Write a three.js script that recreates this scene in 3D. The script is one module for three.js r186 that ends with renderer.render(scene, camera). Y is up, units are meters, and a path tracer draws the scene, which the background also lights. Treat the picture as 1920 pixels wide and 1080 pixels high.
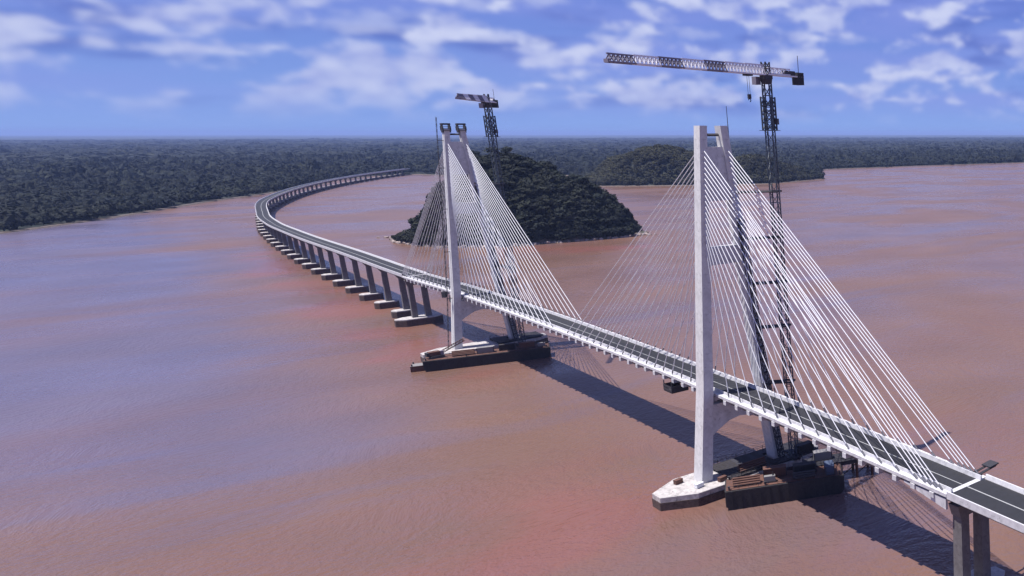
import * as THREE from 'three';
import { mergeGeometries } from 'three/addons/utils/BufferGeometryUtils.js';
import { ImprovedNoise } from 'three/addons/math/ImprovedNoise.js';

// ---------------------------------------------------------------- camera, sky, sun, exposure
const scene = new THREE.Scene();
const F = 1532.2, PX = 2000, PY = 578.1, HZ = 250, CAMH = 100;      // focal length and lens shift in pixels of a 1920 x 1080 frame
const camera = new THREE.PerspectiveCamera(2 * Math.atan(540 / F) * 180 / Math.PI, 1920 / 1080, 1, 90000);
camera.setViewOffset(1920, 1080, 960 - PX, 540 - PY, 1920, 1080);
camera.position.set(0, CAMH, 0);
const PITCH = Math.atan((PY - HZ) / F);
camera.rotation.x = -PITCH;
camera.updateProjectionMatrix();

const renderer = new THREE.WebGLRenderer({ antialias: true });
renderer.toneMapping = THREE.LinearToneMapping;
renderer.toneMappingExposure = 1.42;
renderer.shadowMap.enabled = true;

let seed = 7;
const rnd = () => { seed = (seed * 1664525 + 1013904223) >>> 0; return seed / 4294967296; };
const rr = (a, b) => a + (b - a) * rnd();
const noise = new ImprovedNoise();
const fbm = (x, y, z, o) => { let s = 0, a = 0.5; for (let i = 0; i < o; i++) { s += a * noise.noise(x, y, z); x = x * 2.03 + 11.3; y = y * 2.03 + 5.7; z = z * 2.03 + 3.1; a *= 0.5; } return s; };
const clamp = (x, a = 0, b = 1) => Math.min(b, Math.max(a, x));
const sstep = (a, b, x) => { const t = clamp((x - a) / (b - a)); return t * t * (3 - 2 * t); };
const lerp = (a, b, t) => a + (b - a) * t;

// one sky: blue air, broken cumulus with blue-grey undersides
function makeSky() {
  const W = 2048, Hh = 1024, d = new Float32Array(W * Hh * 4);
  // cumulus heads: azimuth from straight ahead and elevation in degrees, half width, half height, strength
  const heads = [[-20.6, 9.0, 2.1, 1.25, 1.15], [-23.9, 7.9, 1.0, 0.5, 0.6], [-13.5, 8.4, 1.9, 0.8, 0.8], [-34.0, 5.2, 2.4, 0.42, 1.0], [-27.5, 4.6, 2.6, 0.5, 0.55], [-31.5, 7.6, 1.6, 0.8, 0.6], [-35.5, 7.2, 2.4, 0.9, 0.6],
    [-17.0, 8.0, 2.0, 0.5, 0.4], [-8.5, 7.6, 2.2, 0.7, 0.5], [-5.2, 9.4, 2.6, 0.8, 0.6], [-39.0, 5.6, 2.2, 0.7, 0.6], [-41.5, 9.3, 2.2, 1.1, 0.7], [-14.6, 5.9, 1.6, 0.35, 0.35], [-17.5, 3.1, 2.6, 0.3, 0.4], [-9.5, 3.6, 3.0, 0.35, 0.45], [-30, 2.6, 2.4, 0.25, 0.35], [-24, 5.9, 2.2, 0.35, 0.5]];
  for (let j = 0; j < Hh; j++) {
    const el = ((j + 0.5) / Hh - 0.5) * Math.PI, sy = Math.sin(el), cy = Math.cos(el), eld = el * 180 / Math.PI;
    for (let i = 0; i < W; i++) {
      const a = ((i + 0.5) / W - 0.5) * 2 * Math.PI, x = Math.cos(a) * cy, z = Math.sin(a) * cy;
      const o = (j * W + i) * 4;
      const g = Math.pow(clamp(1 - Math.max(sy, 0) / 0.20), 1.4), up = sstep(0.12, 0.75, sy);
      let r = lerp(lerp(0.120, 0.034, up), 0.260, g), gg = lerp(lerp(0.200, 0.078, up), 0.41, g), b = lerp(lerp(0.66, 0.30, up), 0.83, g);
      if (eld > -1) {
        const wx = fbm(x * 10 + 3, sy * 26, z * 10, 3) * 1.1;
        const n = fbm(x * 16 + wx * 1.2, sy * 34 + 9 + wx, z * 16, 6);
        const az = Math.atan2(x, -z) * 180 / Math.PI;
        const fine = fbm(x * 34, sy * 64, z * 34, 5);
        let blob = 0;
        for (const [ha, he, hw, hh, st] of heads) { const dx = (az - ha) / hw, dy = (eld - he) / hh; const q = dx * dx + dy * dy * (dy < 0 ? 2.4 : 1); if (q < 6) blob += st * sstep(1.7, 0.25, q - fine * 2.6); }
        const lowclear = sstep(0.2, 2.6, eld);
        // pale sunlit puffs over a thin lilac veil, with blue-grey bellies under them
        const veil = sstep(-0.35, 0.45, fbm(x * 4 + 20, sy * 24, z * 4, 5) + 0.05) * lowclear * lerp(0.6, 0.3, up);
        r = lerp(r, lerp(0.27, 0.12, up), veil); gg = lerp(gg, lerp(0.33, 0.17, up), veil); b = lerp(b, lerp(0.79, 0.45, up), veil);
        const belly = sstep(0.02, 0.34, fbm(x * 5.5 + wx * 0.5 + 7, (sy + 0.02) * 30 + 4, z * 5.5, 5)) * lowclear * 0.75;
        r = lerp(r, 0.105, belly); gg = lerp(gg, 0.165, belly); b = lerp(b, 0.55, belly);
        const puff = clamp(sstep(-0.06, 0.24, n + fine * 0.5) * lowclear * lerp(0.88, 0.45, up) + blob * 0.85);
        const lit = clamp(0.62 + fine * 1.1 + blob * 0.25);
        r = lerp(r, lerp(0.28, 0.60, lit), puff); gg = lerp(gg, lerp(0.34, 0.65, lit), puff); b = lerp(b, lerp(0.74, 0.90, lit), puff);
      }
      d[o] = r / 1.42; d[o + 1] = gg / 1.42; d[o + 2] = b / 1.42; d[o + 3] = 1;
    }
  }
  const t = new THREE.DataTexture(d, W, Hh, THREE.RGBAFormat, THREE.FloatType);
  t.mapping = THREE.EquirectangularReflectionMapping; t.magFilter = THREE.LinearFilter; t.minFilter = THREE.LinearFilter; t.wrapS = THREE.RepeatWrapping; t.needsUpdate = true;
  return t;
}
scene.background = scene.environment = makeSky();

const SUN_EL = 70.5 * Math.PI / 180;
const sun = new THREE.DirectionalLight(new THREE.Color().setRGB(1, 0.965, 0.93), 5.0);
const sunDir = new THREE.Vector3(-0.88 * Math.cos(SUN_EL), Math.sin(SUN_EL), 0.475 * Math.cos(SUN_EL)).normalize();
sun.target.position.set(-250, 0, -400); sun.position.copy(sun.target.position).addScaledVector(sunDir, 900);
sun.castShadow = true; sun.shadow.mapSize.set(4096, 4096);
Object.assign(sun.shadow.camera, { left: -700, right: 700, top: 700, bottom: -700, near: 10, far: 2200 });
scene.add(sun, sun.target);

// ---------------------------------------------------------------- helpers
const taken = {};
function numbered(n) { const k = taken[n] = (taken[n] ?? -1) + 1; return k ? `${n}_${String(k).padStart(3, '0')}` : n; }
function mk(name, g, m, parent) { const o = new THREE.Mesh(g, m); o.castShadow = o.receiveShadow = true; o.name = parent ? name : numbered(name); (parent || scene).add(o); return o; }
function thing(name, label, category, pos = [0, 0, 0], turn = 0, group) {
  const o = new THREE.Group(); o.name = numbered(name); scene.add(o); o.position.set(...pos); o.rotation.y = turn; o.userData = { label, category }; if (group) o.userData.group = group; return o;
}
function tag(o, label, category, group) { o.userData.label = label; o.userData.category = category; if (group) o.userData.group = group; return o; }
function part(name, parent) { const o = new THREE.Group(); o.name = name; parent.add(o); return o; }
const V = (x, y, z) => new THREE.Vector3(x, y, z);
function bx(w, h, d, x = 0, y = 0, z = 0) { const g = new THREE.BoxGeometry(w, h, d); g.translate(x, y, z); return g; }
function barGeo(a, b, w, d = w) { // square bar from a to b
  const L = a.distanceTo(b), g = new THREE.BoxGeometry(w, L, d); g.translate(0, L / 2, 0);
  const q = new THREE.Quaternion().setFromUnitVectors(V(0, 1, 0), b.clone().sub(a).normalize()); g.applyQuaternion(q); g.translate(a.x, a.y, a.z); return g;
}
function merge(gs) { return mergeGeometries(gs.map(g => g.index ? g.toNonIndexed() : g).map(g => { for (const k of Object.keys(g.attributes)) if (!['position', 'normal', 'uv'].includes(k)) g.deleteAttribute(k); return g; })); }
function hexa(p) { // eight corners: 0-3 bottom ring, 4-7 top ring -> flat-shaded solid
  const f = [[0, 1, 5, 4], [1, 2, 6, 5], [2, 3, 7, 6], [3, 0, 4, 7], [4, 5, 6, 7], [3, 2, 1, 0]], pos = [], uv = [];
  for (const q of f) {
    const [a, b, c, d] = q.map(i => p[i]);
    const w = a.distanceTo(b), h = b.distanceTo(c);
    for (const [v, t] of [[a, [0, 0]], [b, [w, 0]], [c, [w, h]], [a, [0, 0]], [c, [w, h]], [d, [0, h]]]) { pos.push(v.x, v.y, v.z); uv.push(...t); }
  }
  const g = new THREE.BufferGeometry(); g.setAttribute('position', new THREE.Float32BufferAttribute(pos, 3)); g.setAttribute('uv', new THREE.Float32BufferAttribute(uv, 2)); g.computeVertexNormals(); return g;
}

// the bridge axis: s metres along it from the near pylon, t metres to its right
const A = [-95.8, -225.28], AX = [-0.7706, -0.6373], TR = [0.6373, -0.7706], SPAN = 228.4;
const at = (s, t, h) => V(A[0] + AX[0] * s + TR[0] * t, h, A[1] + AX[1] * s + TR[1] * t);
const AXTURN = Math.atan2(-AX[1], AX[0]);            // rotation.y that turns +x onto the axis; local +z then is +t ... checked below
function spline(pts) { return x => { let i = 0; while (i < pts.length - 2 && x > pts[i + 1][0]) i++; const p = k => pts[clamp(k, 0, pts.length - 1)]; const [x0, y0] = p(i), [x1, y1] = p(i + 1); const m = k => { const a = p(k - 1), b = p(k + 1); return (b[1] - a[1]) / (b[0] - a[0]); }; const h = x1 - x0, t = clamp((x - x0) / h); const t2 = t * t, t3 = t2 * t; return y0 * (2 * t3 - 3 * t2 + 1) + h * m(i) * (t3 - 2 * t2 + t) + y1 * (-2 * t3 + 3 * t2) + h * m(i + 1) * (t3 - t2); }; }
const deckT = spline([[-300, -1], [-98, -1], [0, -0.6], [228, -0.6], [330, -3.2], [450, -4], [600, -4], [720, -1.5], [840, 3], [1000, 14], [1300, 52], [1700, 155], [2060, 290], [2400, 452]]);
const deckH = spline([[-300, 20.8], [-98, 26.4], [0, 28.2], [80, 28.6], [228, 27.6], [320, 26.3], [474, 25.0], [626, 22.4], [724, 20.3], [840, 17.6], [1000, 15.5], [1300, 14.5], [1800, 14.5], [2400, 14.5]]);
// frame of the deck at s: point (dt across, dh above the road)
function dk(s, dt, dh) { dt *= 0.93; const e = 1, t0 = deckT(s - e), t1 = deckT(s + e), sl = (t1 - t0) / (2 * e), n = Math.hypot(1, sl); return at(s - dt * sl / n, deckT(s) + dt / n, deckH(s) + dh); }
function sweep(profile, s0, s1, step) { // profile: closed list of [dt, dh], counter-clockwise seen along +s
  const n = Math.max(1, Math.round((s1 - s0) / step)), pos = [], uv = [], P = profile.length;
  const ring = i => profile.map(([a, b]) => dk(s0 + (s1 - s0) * i / n, a, b));
  let r0 = ring(0), per = [0]; for (let k = 0; k < P; k++) per.push(per[k] + Math.hypot(profile[(k + 1) % P][0] - profile[k][0], profile[(k + 1) % P][1] - profile[k][1]));
  const cap = (r, flip) => { const sh = THREE.ShapeUtils.triangulateShape(profile.map(([a, b]) => new THREE.Vector2(a, b)), []); for (const tri of sh) for (const k of flip ? [tri[0], tri[2], tri[1]] : tri) { pos.push(r[k].x, r[k].y, r[k].z); uv.push(profile[k][0], profile[k][1]); } };
  cap(r0, false);
  for (let i = 0; i < n; i++) {
    const r1 = ring(i + 1), u0 = s0 + (s1 - s0) * i / n, u1 = s0 + (s1 - s0) * (i + 1) / n;
    for (let k = 0; k < P; k++) { const q = (k + 1) % P; for (const [v, u, w] of [[r0[k], u0, per[k]], [r1[k], u1, per[k]], [r1[q], u1, per[k + 1]], [r0[k], u0, per[k]], [r1[q], u1, per[k + 1]], [r0[q], u0, per[k + 1]]]) { pos.push(v.x, v.y, v.z); uv.push(u, w); } }
    r0 = r1;
  }
  cap(r0, true);
  const g = new THREE.BufferGeometry(); g.setAttribute('position', new THREE.Float32BufferAttribute(pos, 3)); g.setAttribute('uv', new THREE.Float32BufferAttribute(uv, 2)); g.computeVertexNormals(); return g;
}
const rect = (a, b, lo, hi) => [[a, lo], [a, hi], [b, hi], [b, lo]];

// ---------------------------------------------------------------- materials
const enc = x => Math.round(255 * clamp(x <= 0.0031308 ? x * 12.92 : 1.055 * Math.pow(x, 1 / 2.4) - 0.055));
function colourTex(n, metres, f) { // tiling colour map in linear values
  const d = new Uint8Array(n * n * 4);
  for (let j = 0; j < n; j++) for (let i = 0; i < n; i++) { const c = f(i / n, j / n), o = (j * n + i) * 4; d[o] = enc(c[0]); d[o + 1] = enc(c[1]); d[o + 2] = enc(c[2]); d[o + 3] = 255; }
  const t = new THREE.DataTexture(d, n, n); t.colorSpace = THREE.SRGBColorSpace; t.wrapS = t.wrapT = THREE.RepeatWrapping; t.magFilter = THREE.LinearFilter; t.minFilter = THREE.LinearMipmapLinearFilter; t.generateMipmaps = true; t.repeat.set(1 / metres, 1 / metres); t.needsUpdate = true; return t;
}
function greyTex(n, metres, f) { const d = new Uint8Array(n * n * 4); for (let j = 0; j < n; j++) for (let i = 0; i < n; i++) { const v = Math.round(255 * clamp(f(i / n, j / n))), o = (j * n + i) * 4; d[o] = d[o + 1] = d[o + 2] = v; d[o + 3] = 255; } const t = new THREE.DataTexture(d, n, n); t.wrapS = t.wrapT = THREE.RepeatWrapping; t.magFilter = THREE.LinearFilter; t.minFilter = THREE.LinearMipmapLinearFilter; t.generateMipmaps = true; t.repeat.set(1 / metres, 1 / metres); t.needsUpdate = true; return t; }
// tiling noise: walk a torus
const tile = (u, v, k, o, s = 0) => { const a = u * 2 * Math.PI, b = v * 2 * Math.PI, r = k / (2 * Math.PI); return fbm(Math.cos(a) * r + s, Math.sin(a) * r + Math.cos(b) * r * 0.73 + s, Math.sin(b) * r - Math.cos(b) * r * 0.31, o); };
function std(c, rough, extra = {}) { const m = new THREE.MeshStandardMaterial({ roughness: rough, ...extra }); m.color.setRGB(...c); return m; }
function concrete(base, metres = 12, amp = 0.18) { return std([1, 1, 1], 0.8, { map: colourTex(256, metres, (u, v) => { const n = tile(u, v, 7, 5) * 2, st = tile(u * 1, v * 0.999, 16, 3, 4); const k = 1 + amp * (n * 0.8) - amp * 1.2 * sstep(0.12, 0.42, st); return base.map(x => x * k); }) }); }
const M = {
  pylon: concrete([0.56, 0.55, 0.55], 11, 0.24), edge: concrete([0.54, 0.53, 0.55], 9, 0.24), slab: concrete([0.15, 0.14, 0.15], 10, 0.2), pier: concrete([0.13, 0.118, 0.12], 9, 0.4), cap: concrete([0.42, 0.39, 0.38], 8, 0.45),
  capSide: concrete([0.075, 0.05, 0.045], 6, 0.6), asphalt: concrete([0.016, 0.016, 0.021], 9, 0.25), paint: std([0.34, 0.34, 0.34], 0.7), dull: std([0.20, 0.19, 0.19], 0.7),
  cable: std([0.66, 0.66, 0.70], 0.45), pipe: std([0.10, 0.10, 0.12], 0.5), steel: std([0.045, 0.043, 0.05], 0.6, { metalness: 0.2 }), rust: concrete([0.10, 0.045, 0.032], 5, 0.5), hull: concrete([0.022, 0.018, 0.02], 6, 0.6),
  craneDark: std([0.19, 0.17, 0.21], 0.55), craneWhite: std([0.72, 0.70, 0.74], 0.5), mast: std([0.035, 0.05, 0.075], 0.55), weight: std([0.03, 0.03, 0.035], 0.85), glass: std([0.02, 0.03, 0.04], 0.08), red: std([0.28, 0.03, 0.05], 0.6), white: std([0.7, 0.7, 0.72], 0.6), form: std([0.03, 0.028, 0.035], 0.8), tarp: std([0.05, 0.07, 0.12], 0.8)
};

// ---------------------------------------------------------------- river
{
  const S = 3200, N = 1024; // map of sediment and painted sky sheen covers S metres
  const bridgeCol = (x, z) => {
    const dx = x - A[0], dz = z - A[1], s = dx * AX[0] + dz * AX[1], t = dx * TR[0] + dz * TR[1];
    const w1 = fbm(x * 0.006, z * 0.006, 1.7, 4), w2 = fbm(x * 0.02 + 40, z * 0.02, 4.1, 4), w3 = fbm(s * 0.011 + 9, t * 0.0035, 2.2, 4), w4 = fbm(s * 0.045 + 2 + w1 * 2, t * 0.006, 6.2, 4);
    let plume = 0;
    const tt = t + w1 * 30 + w2 * 12;
    // silt stirred up on the down-current side of the piers
    plume += 0.6 * Math.exp(-Math.pow((tt + 50) / 52, 2)) * sstep(-150, -60, s) * (1 - sstep(24, 70, s + w2 * 20));
    plume += 0.75 * Math.exp(-Math.pow((tt + 18) / 17, 2)) * sstep(150, 200, s) * (1 - sstep(640, 900, s));
    const ix = x + 440, iz = z + 720; plume += 0.9 * Math.exp(-(ix * ix / 5200 + Math.pow(iz + 0.15 * ix, 2) / 1400));
    const jx = x + 30, jz = z + 258; plume += 0.35 * Math.exp(-(jx * jx + jz * jz) / 900);
    plume = Math.min(0.8, clamp(plume * (0.7 + w2 * 2.4 + w4 * 2.2) - w3 * 0.2));
    // less silty water upstream left, sky reflection painted in as mauve, brown silt towards the bridge and the right bank
    const clearSheen = clamp(sstep(-25, -95, tt) * sstep(20, 190, s + w1 * 120) + w3 * 0.8 + sstep(0.05, 0.3, w4) * 0.35);
    const base = [lerp(0.154, 0.116, clearSheen), lerp(0.088, 0.094, clearSheen), lerp(0.064, 0.134, clearSheen)], silt = [0.182, 0.076, 0.060];
    const k = 1 + w2 * 0.22;
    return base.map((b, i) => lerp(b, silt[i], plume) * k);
  };
  const d = new Uint8Array(N * N * 4), X0 = -1800, Z0 = -2700;
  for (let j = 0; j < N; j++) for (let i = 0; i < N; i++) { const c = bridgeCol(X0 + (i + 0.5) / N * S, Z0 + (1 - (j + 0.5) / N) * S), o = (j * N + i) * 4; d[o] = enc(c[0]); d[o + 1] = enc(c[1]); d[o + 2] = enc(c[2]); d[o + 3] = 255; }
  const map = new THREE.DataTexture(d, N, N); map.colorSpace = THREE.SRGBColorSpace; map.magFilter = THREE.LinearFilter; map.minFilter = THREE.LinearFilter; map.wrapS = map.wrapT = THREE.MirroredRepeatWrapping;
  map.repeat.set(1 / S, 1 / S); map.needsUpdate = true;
  const waves = greyTex(1024, 90, (u, v) => 0.5 + 0.55 * tile(u, v, 34, 5) + 0.25 * tile(u, v, 120, 2, 7));
  const rough = greyTex(512, 700, (u, v) => 0.20 + 0.18 * sstep(-0.15, 0.25, tile(u, v * 1, 6, 5, 3)));
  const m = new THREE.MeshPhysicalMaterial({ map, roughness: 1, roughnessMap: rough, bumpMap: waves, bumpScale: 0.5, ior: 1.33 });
  const xs = [-45000, -6000, X0, X0 + S, 6000, 45000], zs = [-60000, -6000, Z0, Z0 + S, 3000];
  const pos = [], uv = [], idx = [];
  for (const z of zs) for (const x of xs) { pos.push(x, 0, z); uv.push(x - X0, S - (z - Z0)); }
  for (let j = 0; j < zs.length - 1; j++) for (let i = 0; i < xs.length - 1; i++) { const a = j * xs.length + i, b = a + 1, c = a + xs.length, e = c + 1; idx.push(a, c, b, b, c, e); }
  const g = new THREE.BufferGeometry(); g.setAttribute('position', new THREE.Float32BufferAttribute(pos, 3)); g.setAttribute('uv', new THREE.Float32BufferAttribute(uv, 2)); g.setIndex(idx); g.computeVertexNormals();
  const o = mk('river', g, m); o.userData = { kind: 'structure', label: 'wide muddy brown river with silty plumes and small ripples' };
}

scene.fog = new THREE.FogExp2(new THREE.Color().setRGB(0.38, 0.52, 0.95), 4e-5);
// ---------------------------------------------------------------- foliage building blocks
function leafClump(n, R, size, flat = 0.8, sd = 1) { // leaf-sized faces through a lumpy volume
  let s = sd * 7919 + 13; const r = () => { s = (s * 1664525 + 1013904223) >>> 0; return s / 4294967296; };
  const lobes = []; for (let i = 0; i < 7; i++) { const a = r() * 6.283, q = 0.55 * Math.sqrt(r()) * R; lobes.push([Math.cos(a) * q, (r() * 0.75 - 0.2) * R * flat, Math.sin(a) * q, R * (0.36 + 0.26 * r())]); }
  const pos = [], uv = [];
  for (let i = 0; i < n; i++) {
    const L = lobes[Math.floor(r() * lobes.length)]; const cz = 2 * r() - 1, a = r() * 6.283, q = Math.sqrt(1 - cz * cz), rad = L[3] * Math.cbrt(0.35 + 0.65 * r());
    const c = V(L[0] + Math.cos(a) * q * rad, L[1] + cz * rad * flat, L[2] + Math.sin(a) * q * rad);
    const nrm = V(Math.cos(a) * q, cz + 0.4, Math.sin(a) * q).add(V(r() - 0.5, r() - 0.5, r() - 0.5).multiplyScalar(1.3)).normalize();
    const t = V(r() - 0.5, r() - 0.5, r() - 0.5).cross(nrm).normalize(), b = nrm.clone().cross(t), z = size * (0.6 + 0.8 * r());
    const p = [[-1, -0.6], [1, -0.7], [0.2, 1]].map(([x, y]) => c.clone().addScaledVector(t, x * z).addScaledVector(b, y * z));
    for (const v of p) { pos.push(v.x, v.y, v.z); uv.push(0, 0); }
  }
  const g = new THREE.BufferGeometry(); g.setAttribute('position', new THREE.Float32BufferAttribute(pos, 3)); g.setAttribute('uv', new THREE.Float32BufferAttribute(uv, 2)); g.computeVertexNormals(); return g;
}
const leafM = [std([0.016, 0.023, 0.017], 1), std([0.020, 0.026, 0.017], 1), std([0.014, 0.020, 0.017], 1)];
const stuffLeaf = std([1, 1, 1], 1);
const barkM = std([0.12, 0.095, 0.075], 0.9);
const clumps = [0, 1, 2].map(i => leafClump(230, 1, 0.17, 0.85, i + 1));
const farClumps = [0, 1].map(i => leafClump(90, 1, 0.26, 0.8, i + 9));
const dummy = new THREE.Object3D(), tint = new THREE.Color();
function forest(name, label, spots, geos, category, tone = [1, 1, 1]) { // one mass of canopy
  const geo = geos[0], o = new THREE.InstancedMesh(geo, stuffLeaf, spots.length); o.castShadow = o.receiveShadow = true;
  spots.forEach(([x, y, z, r, h], i) => { dummy.position.set(x, y, z); dummy.rotation.set(0, rnd() * 6.28, 0); dummy.scale.set(r * rr(0.85, 1.15), h, r * rr(0.85, 1.15)); dummy.updateMatrix(); o.setMatrixAt(i, dummy.matrix); const w = clamp(0.5 + 1.6 * fbm(x * 0.004, z * 0.004, 3, 3) + rr(-0.35, 0.35)), k = (0.5 + 0.9 * rnd() * rnd() + 0.3 * rnd()) * 0.88; tint.setRGB(lerp(0.013, 0.024, w) * k * tone[0], lerp(0.019, 0.028, w) * k * tone[1], lerp(0.018, 0.017, w) * k * tone[2]); o.setColorAt(i, tint); });
  o.name = numbered(name); o.userData = { kind: 'stuff', label, category }; scene.add(o); return o;
}

// ---------------------------------------------------------------- wooded island behind the far pylon
const ISL = { L: [-655, -803], R: [-428, -826] };
const ridge = spline([[0, 0], [0.05, 2], [0.10, 4], [0.15, 11], [0.20, 24], [0.27, 45], [0.35, 65], [0.42, 70], [0.50, 71], [0.57, 66], [0.64, 55], [0.70, 52], [0.76, 48], [0.82, 38], [0.87, 25], [0.92, 10], [0.96, 3], [1, 0]]);
const islW = u => 74 * Math.pow(Math.max(0, Math.sin(Math.PI * clamp(u * 0.97 + 0.015))), 0.65);
function islPoint(u, v) { // v -1 front shore .. 1 back shore
  const dx = ISL.R[0] - ISL.L[0], dz = ISL.R[1] - ISL.L[1], n = Math.hypot(dx, dz), px = -dz / n, pz = dx / n; // px,pz points towards the camera side
  const w = islW(u) * (1 + 0.18 * noise.noise(u * 9, v * 0.7, 3.3)), bend = -10 * Math.sin(Math.PI * u);
  const k = -v * w - bend, av = Math.abs(v);
  const lump = 1 + 0.14 * noise.noise(u * 11, v * 3, 8.1) + 0.06 * noise.noise(u * 27, v * 8, 2.1);
  const h = ridge(clamp(u)) * Math.pow(Math.max(0, 1 - Math.pow(av, 2.4)), 0.75) * lump;
  return V(ISL.L[0] + dx * u + px * k, h, ISL.L[1] + dz * u + pz * k);
}
{
  const NU = 110, NV = 48, pos = [], idx = [], uv = [];
  for (let i = 0; i <= NU; i++) for (let j = 0; j <= NV; j++) { const u = i / NU, v = -1.06 + 2.12 * j / NV, p = islPoint(u, clamp(v, -1, 1)); const out = Math.abs(v) > 1 ? 1 : 0; if (out) { const q = islPoint(u, 0); p.add(p.clone().sub(q).setY(0).normalize().multiplyScalar(2.5)); p.y = -1.2; } else p.y += 1.0 + 0.8 * noise.noise(u * 60, v * 25, 1); pos.push(p.x, p.y, p.z); uv.push(p.x, p.z); }
  for (let i = 0; i < NU; i++) for (let j = 0; j < NV; j++) { const a = i * (NV + 1) + j, b = a + 1, c = a + NV + 1, e = c + 1; idx.push(a, b, c, b, e, c); }
  const g = new THREE.BufferGeometry(); g.setAttribute('position', new THREE.Float32BufferAttribute(pos, 3)); g.setAttribute('uv', new THREE.Float32BufferAttribute(uv, 2)); g.setIndex(idx); g.computeVertexNormals();
  const m = std([1, 1, 1], 0.95, { map: colourTex(256, 40, (u, v) => { const n = tile(u, v, 9, 5) * 2; const w = sstep(-0.2, 0.4, n); return [lerp(0.10, 0.05, w), lerp(0.085, 0.05, w), lerp(0.07, 0.035, w)]; }) });
  const o = mk('island', g, m); o.userData = { kind: 'structure', label: 'steep rocky island standing in the river behind the far pylon' };
  const spots = [];
  for (let i = 0; i < 3600; i++) { const u = rr(0.03, 0.985), v = rr(-0.97, 0.9); const p = islPoint(u, v); if (p.y < 2.2) continue; const r = (2.8 + 5.2 * rnd() * rnd() + rnd()) * (p.y < 12 ? 0.65 : 1); spots.push([p.x, p.y + r * 0.35, p.z, r, r * rr(0.85, 1.25)]); }
  for (let i = 0; i < 900; i++) { const u = rr(0.06, 0.98), v = -1 + 0.13 * rnd() * rnd(), p = islPoint(u, v); const r = rr(2.2, 4.2) * (u < 0.14 ? 0.55 : 1); spots.push([p.x, p.y + 1.6 + r * 0.45 + rnd() * 2, p.z, r, r * rr(0.9, 1.3)]); }
  forest('island_forest', 'dense dark jungle covering the steep island', spots, [clumps[0]], 'forest');
}
// rocks: a broken band of boulders round the waterline, and single ones off the two points
const rockGeo = [0, 1, 2].map(k => { const g = new THREE.IcosahedronGeometry(1, 2), p = g.attributes.position; for (let i = 0; i < p.count; i++) { const v = V(p.getX(i), p.getY(i), p.getZ(i)); const s = 1 + 0.55 * noise.noise(v.x * 1.4 + k * 5, v.y * 1.4, v.z * 1.4) + 0.2 * noise.noise(v.x * 4, v.y * 4 + k, v.z * 4); p.setXYZ(i, v.x * s, v.y * s * 0.7, v.z * s); } g.computeVertexNormals(); return g; });
const rockM = concrete([0.30, 0.24, 0.22], 3, 0.7);
{
  const n = 330, o = new THREE.InstancedMesh(rockGeo[0], rockM, n); o.castShadow = o.receiveShadow = true;
  for (let i = 0; i < n; i++) { const u = rr(0.0, 1.0), p = islPoint(u, -1), q = islPoint(u, 0), d = p.clone().sub(q).setY(0).normalize(); const r = rr(0.7, 2.1); p.addScaledVector(d, rr(-2, 3.2)); dummy.position.set(p.x, rr(0, 0.8), p.z); dummy.rotation.set(rnd(), rnd() * 6, rnd()); dummy.scale.set(r * rr(0.8, 1.6), r * 0.8, r); dummy.updateMatrix(); o.setMatrixAt(i, dummy.matrix); const k = rr(0.5, 1.3); o.setColorAt(i, tint.setRGB(k, k, k)); }
  o.name = 'shore_rocks'; o.userData = { kind: 'stuff', label: 'pale boulders strewn along the foot of the island', category: 'rocks' }; scene.add(o);
}

// ---------------------------------------------------------------- far banks
const bankM = std([1, 1, 1], 0.95, { map: colourTex(256, 160, (u, v) => { const n = tile(u, v, 8, 5) * 2, w = sstep(-0.3, 0.5, n); return [lerp(0.03, 0.018, w), lerp(0.033, 0.026, w), lerp(0.026, 0.02, w)]; }) });
const mudM = concrete([0.10, 0.075, 0.062], 30, 0.6);
const shore = [[-1010, -640], [-1150, -980], [-1275, -1211], [-1400, -1500], [-1590, -1800], [-1650, -1960], [-1620, -2060], [-1470, -1985], [-1400, -2080], [-1180, -1990], [-960, -1660], [-900, -1590], [-740, -1615], [-600, -1668], [-545, -1850], [-640, -2140], [-684, -2335], [-453, -2606], [-149, -2892], [500, -3200], [3000, -3900], [9000, -5200]];
const bankPoly = [...shore, [45000, -6000], [45000, -58000], [-45000, -58000], [-45000, -640]];
const inBank = (x, z) => { let c = false; for (let i = 0, j = bankPoly.length - 1; i < bankPoly.length; j = i++) { const [xi, zi] = bankPoly[i], [xj, zj] = bankPoly[j]; if ((zi > z) !== (zj > z) && x < (xj - xi) * (z - zi) / (zj - zi) + xi) c = !c; } return c; };
const shoreDist = (x, z) => { let b = 1e9; for (let i = 0; i < shore.length - 1; i++) { const [ax, az] = shore[i], [bx_, bz] = shore[i + 1], dx = bx_ - ax, dz = bz - az, t = clamp(((x - ax) * dx + (z - az) * dz) / (dx * dx + dz * dz)); b = Math.min(b, Math.hypot(x - ax - dx * t, z - az - dz * t)); } return b; };
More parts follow.
